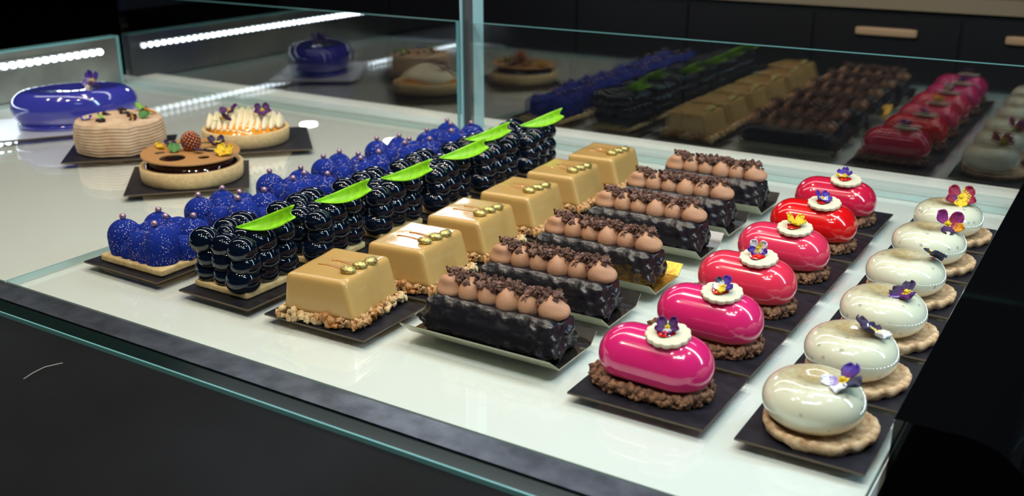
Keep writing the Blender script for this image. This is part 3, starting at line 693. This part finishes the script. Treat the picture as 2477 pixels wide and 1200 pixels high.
def leafpart(t, name, loc, rot, L, W, m):
    b = MB(); b.grid(6, 8, lambda u, v: ((u-.5)*W*math.sin(PI*(.06+.88*v))**.7, (v-.5)*L, .15*L*(u-.5)**2*4+.05*L*v)); o = b.obj(name, m, t, loc=Vector(loc)*S); o.rotation_euler = rot
    md = o.modifiers.new('thick', 'SOLIDIFY'); md.thickness = .002*S; return o
leafpart(t, 'mint_leaf', (-.055, -.008, .108), (.5, .1, .2), .046, .044, M['green'])
leafpart(t, 'mint_leaf', (-.085, .09, .102), (.1, .1, .9), .03, .03, M['green'])
leafpart(t, 'purple_petal', (.035, -.028, .103), (.1, .1, 1.5), .036, .030, M[Dp])
# ridged praline cake
t = thing('praline_cake', 'round beige praline cake of piped ridges scattered with berries and leaves', 'cake', -3.475, 2.589, BT, RZ)
b = MB(); prof = []; NT = 72; NS = 66
for i in range(NT+1): prof.append((.148*i/NT, .125))
for i in range(1, 9): a = PI/2*i/8; prof.append((.148+.018*math.sin(a), .107+.018*math.cos(a)))
for i in range(1, NS): prof.append((.166+.006*math.sin(PI*i/NS), .107*(1-i/NS)+.001))
prof.append((.15, 0)); prof.append((0, 0))
def fn(p, a, j):
    r = math.hypot(p.x, p.y)
    wob = .5*noise.noise(Vector((math.cos(a)*1.3, math.sin(a)*1.3, p.z*3)))
    if j <= NT:
        dx, dy = p.x+.012, p.y-.008; rr = math.hypot(dx, dy); s_ = rr/.0125+math.atan2(dy, dx)/(2*PI)+wob*.8
        return Vector((p.x, p.y, p.z+.005*abs(math.sin(PI*s_))*min(1, (.152-r)/.01+.3)-.003+.003*wob))
    if p.z > .001:
        s_ = p.z/.0118+wob*1.3+.4*noise.noise(Vector((math.cos(a)*3, math.sin(a)*3, 5))); k = 1+(.035*abs(math.sin(PI*s_))-.01)+.005*noise.noise(Vector((math.cos(a)*2, math.sin(a)*2, p.z*22)))
        return Vector((p.x*k, p.y*k, p.z))
    return p
b.lathe(prof, 160, fn=fn); b.obj('piped_body', M['spiral'], t)
R = random.Random(2)
for i, (x, y) in enumerate([(-.06, .04), (-.04, -.085), (.045, .01), (.075, -.06), (.02, .055), (.075, .11), (-.02, .125)]):
    b = MB(); 
    for q in range(9): b.lump((R.gauss(0, .008), R.gauss(0, .006), R.uniform(0, .008)), R.uniform(.003, .008), 40+i*11+q)
    b.obj('dried_berry', M['darkberry'], t, loc=Vector((x, y, .129))*S)
flower(t, (-.115, -.035, .131), (.4, -.2, .8), .024, [(V, Wp)]*5, .3, skip=(1,))
leafpart(t, 'green_leaf', (.11, -.018, .136), (.45, .1, -.3), .042, .050, M['green'])
leafpart(t, 'green_leaf', (.05, .118, .140), (.7, .1, 1.1), .045, .034, M['lime'])
leafpart(t, 'green_leaf', (-.045, -.075, .140), (.6, .1, 1.0), .034, .022, M['lime'])
leafpart(t, 'orange_petal', (.11, .06, .134), (.3, .1, 1.5), .05, .018, M[Op])
leafpart(t, 'orange_petal', (.073, -.066, .138), (.9, .3, 1.0), .03, .010, M[Op])
# meringue tart
t = thing('meringue_tart', 'round tart with pointed cream meringue ridges, orange gel and purple petals', 'tart', -3.145, 2.953, BT, RZ)
shell(t, .178, .058)
b = MB(); b.lathe([(0, .098), (.06, .096), (.11, .082), (.14, .062), (.150, .045)], 60); b.obj('orange_gel', M['orange'], t)
for i in range(12):
    x = -.142+i*.0258; half = math.sqrt(max(0, .158**2-x*x)); H = (.045+.042*math.sqrt(max(0, 1-(x/.17)**2)))*R.uniform(.94, 1.06)
    b = MB()
    def fn(d, p, half=half, H=H, i=i):
        zz = (d.z+1)/2; w_ = .0175*(1-zz**1.5*.93)+.001; l = math.hypot(d.x, d.y) or 1
        y = d.y*half*(1-.30*zz); x_ = d.x*w_*(1+.12*math.sin(d.y*8+i)); 
        return Vector((x_*1.12, y, max(0, (zz**.8))*H*(1-.40*(abs(d.y))**2)))
    b.sphere((0, 0, 0), 1, 14, 14, fn=fn); o = b.obj('meringue_ridge', M['meringue'], t, loc=Vector((x, 0, .050))*S); o.rotation_euler.x = .05
flower(t, (-.055, -.03, .134), (.3, -.5, .5), .040, [(Pu, Pu), (Mg, Pu), (Pu, Pu), (Pu, Pu), (Dp, Pu)], .2, skip=(2, 1))
flower(t, (-.070, -.085, .112), (.9, .0, 2.5), .034, [(Dp, Dp), (Dp, Dp), (Pu, Pu), (Dp, Ye), (Dp, Dp)], .2, skip=(4, 1))
flower(t, (.080, -.040, .134), (.8, .0, .3), .036, [(Pu, Dp), (Pu, Dp), (Pu, Pu), (Pu, Pu), (Pu, Pu)], .2)
for (pts) in ([(-.03, -.03, .136), (-.01, -.02, .147), (.01, -.03, .146), (.03, -.025, .137)], [(.05, .0, .138), (.065, -.02, .146), (.08, -.03, .143)], [(-.115, -.07, .098), (-.105, -.085, .104), (-.095, -.078, .100), (-.103, -.070, .096)]):
    b = MB(); tube(b, pts, .0016, 6); b.obj('cress_stem', M['lime'], t)

# large violet cake
VR = math.radians(58)
t = thing('violet_cake', 'large glossy violet oval cake with a violet pansy at the far left', 'cake', -4.03, 2.79, BT, VR)
b = MB(); prof = [(0, .150)]
for i in range(1, 8): prof.append((.72*i/7, .150+.010*math.sin(PI*i/7*.5)))
for i in range(1, 20): a = PI/2-i/19*(PI/2+1.1); prof.append((.72+.28*math.cos(a), .085+.075*math.sin(a)))
prof.append((0, prof[-1][1]))
b.lathe([(r, z) for r, z in prof], 72, ax=.265, ay=.175); b.obj('glaze_body', M['smoke'], t)
b = MB(); b.lathe([(0, .022), (.9, .022), (.93, .018), (.93, 0), (0, 0)], 60, ax=.262, ay=.172); b.obj('lower_glaze', M['smoke'], t)
flower(t, (.085, -.01, .185), (1.15, 0, -1.1), .055, [(V, V), (V, V), (Ll, Wp), (V, Wp), (Wp, Ye)], .2)
leafpart(t, 'violet_petal', (.075, -.05, .168), (.3, .1, .6), .06, .05, M['darkpurple'])
o = board_mesh(.235, .33, mats=[M['board_silver'], M['board_edge']]); o.location = P(-4.03, 2.79); o.rotation_euler.z = VR-PI/2; tag(o, 'silver card board under the large violet cake', 'cake board')

# stray pale hair lying on the black counter
b = MB(); tube(b, [(-1.9643, 1.1368, -0.012), (-1.974, 1.1663, -0.012), (-1.9781, 1.1978, -0.012), (-1.9621, 1.2325, -0.012)], .0009, 6)
tag(b.obj('stray_hair', mat('pale_hair', (.45, .42, .38), .5), loc=P(0, 0)), 'thin pale hair lying on the black counter at the left', 'hair')
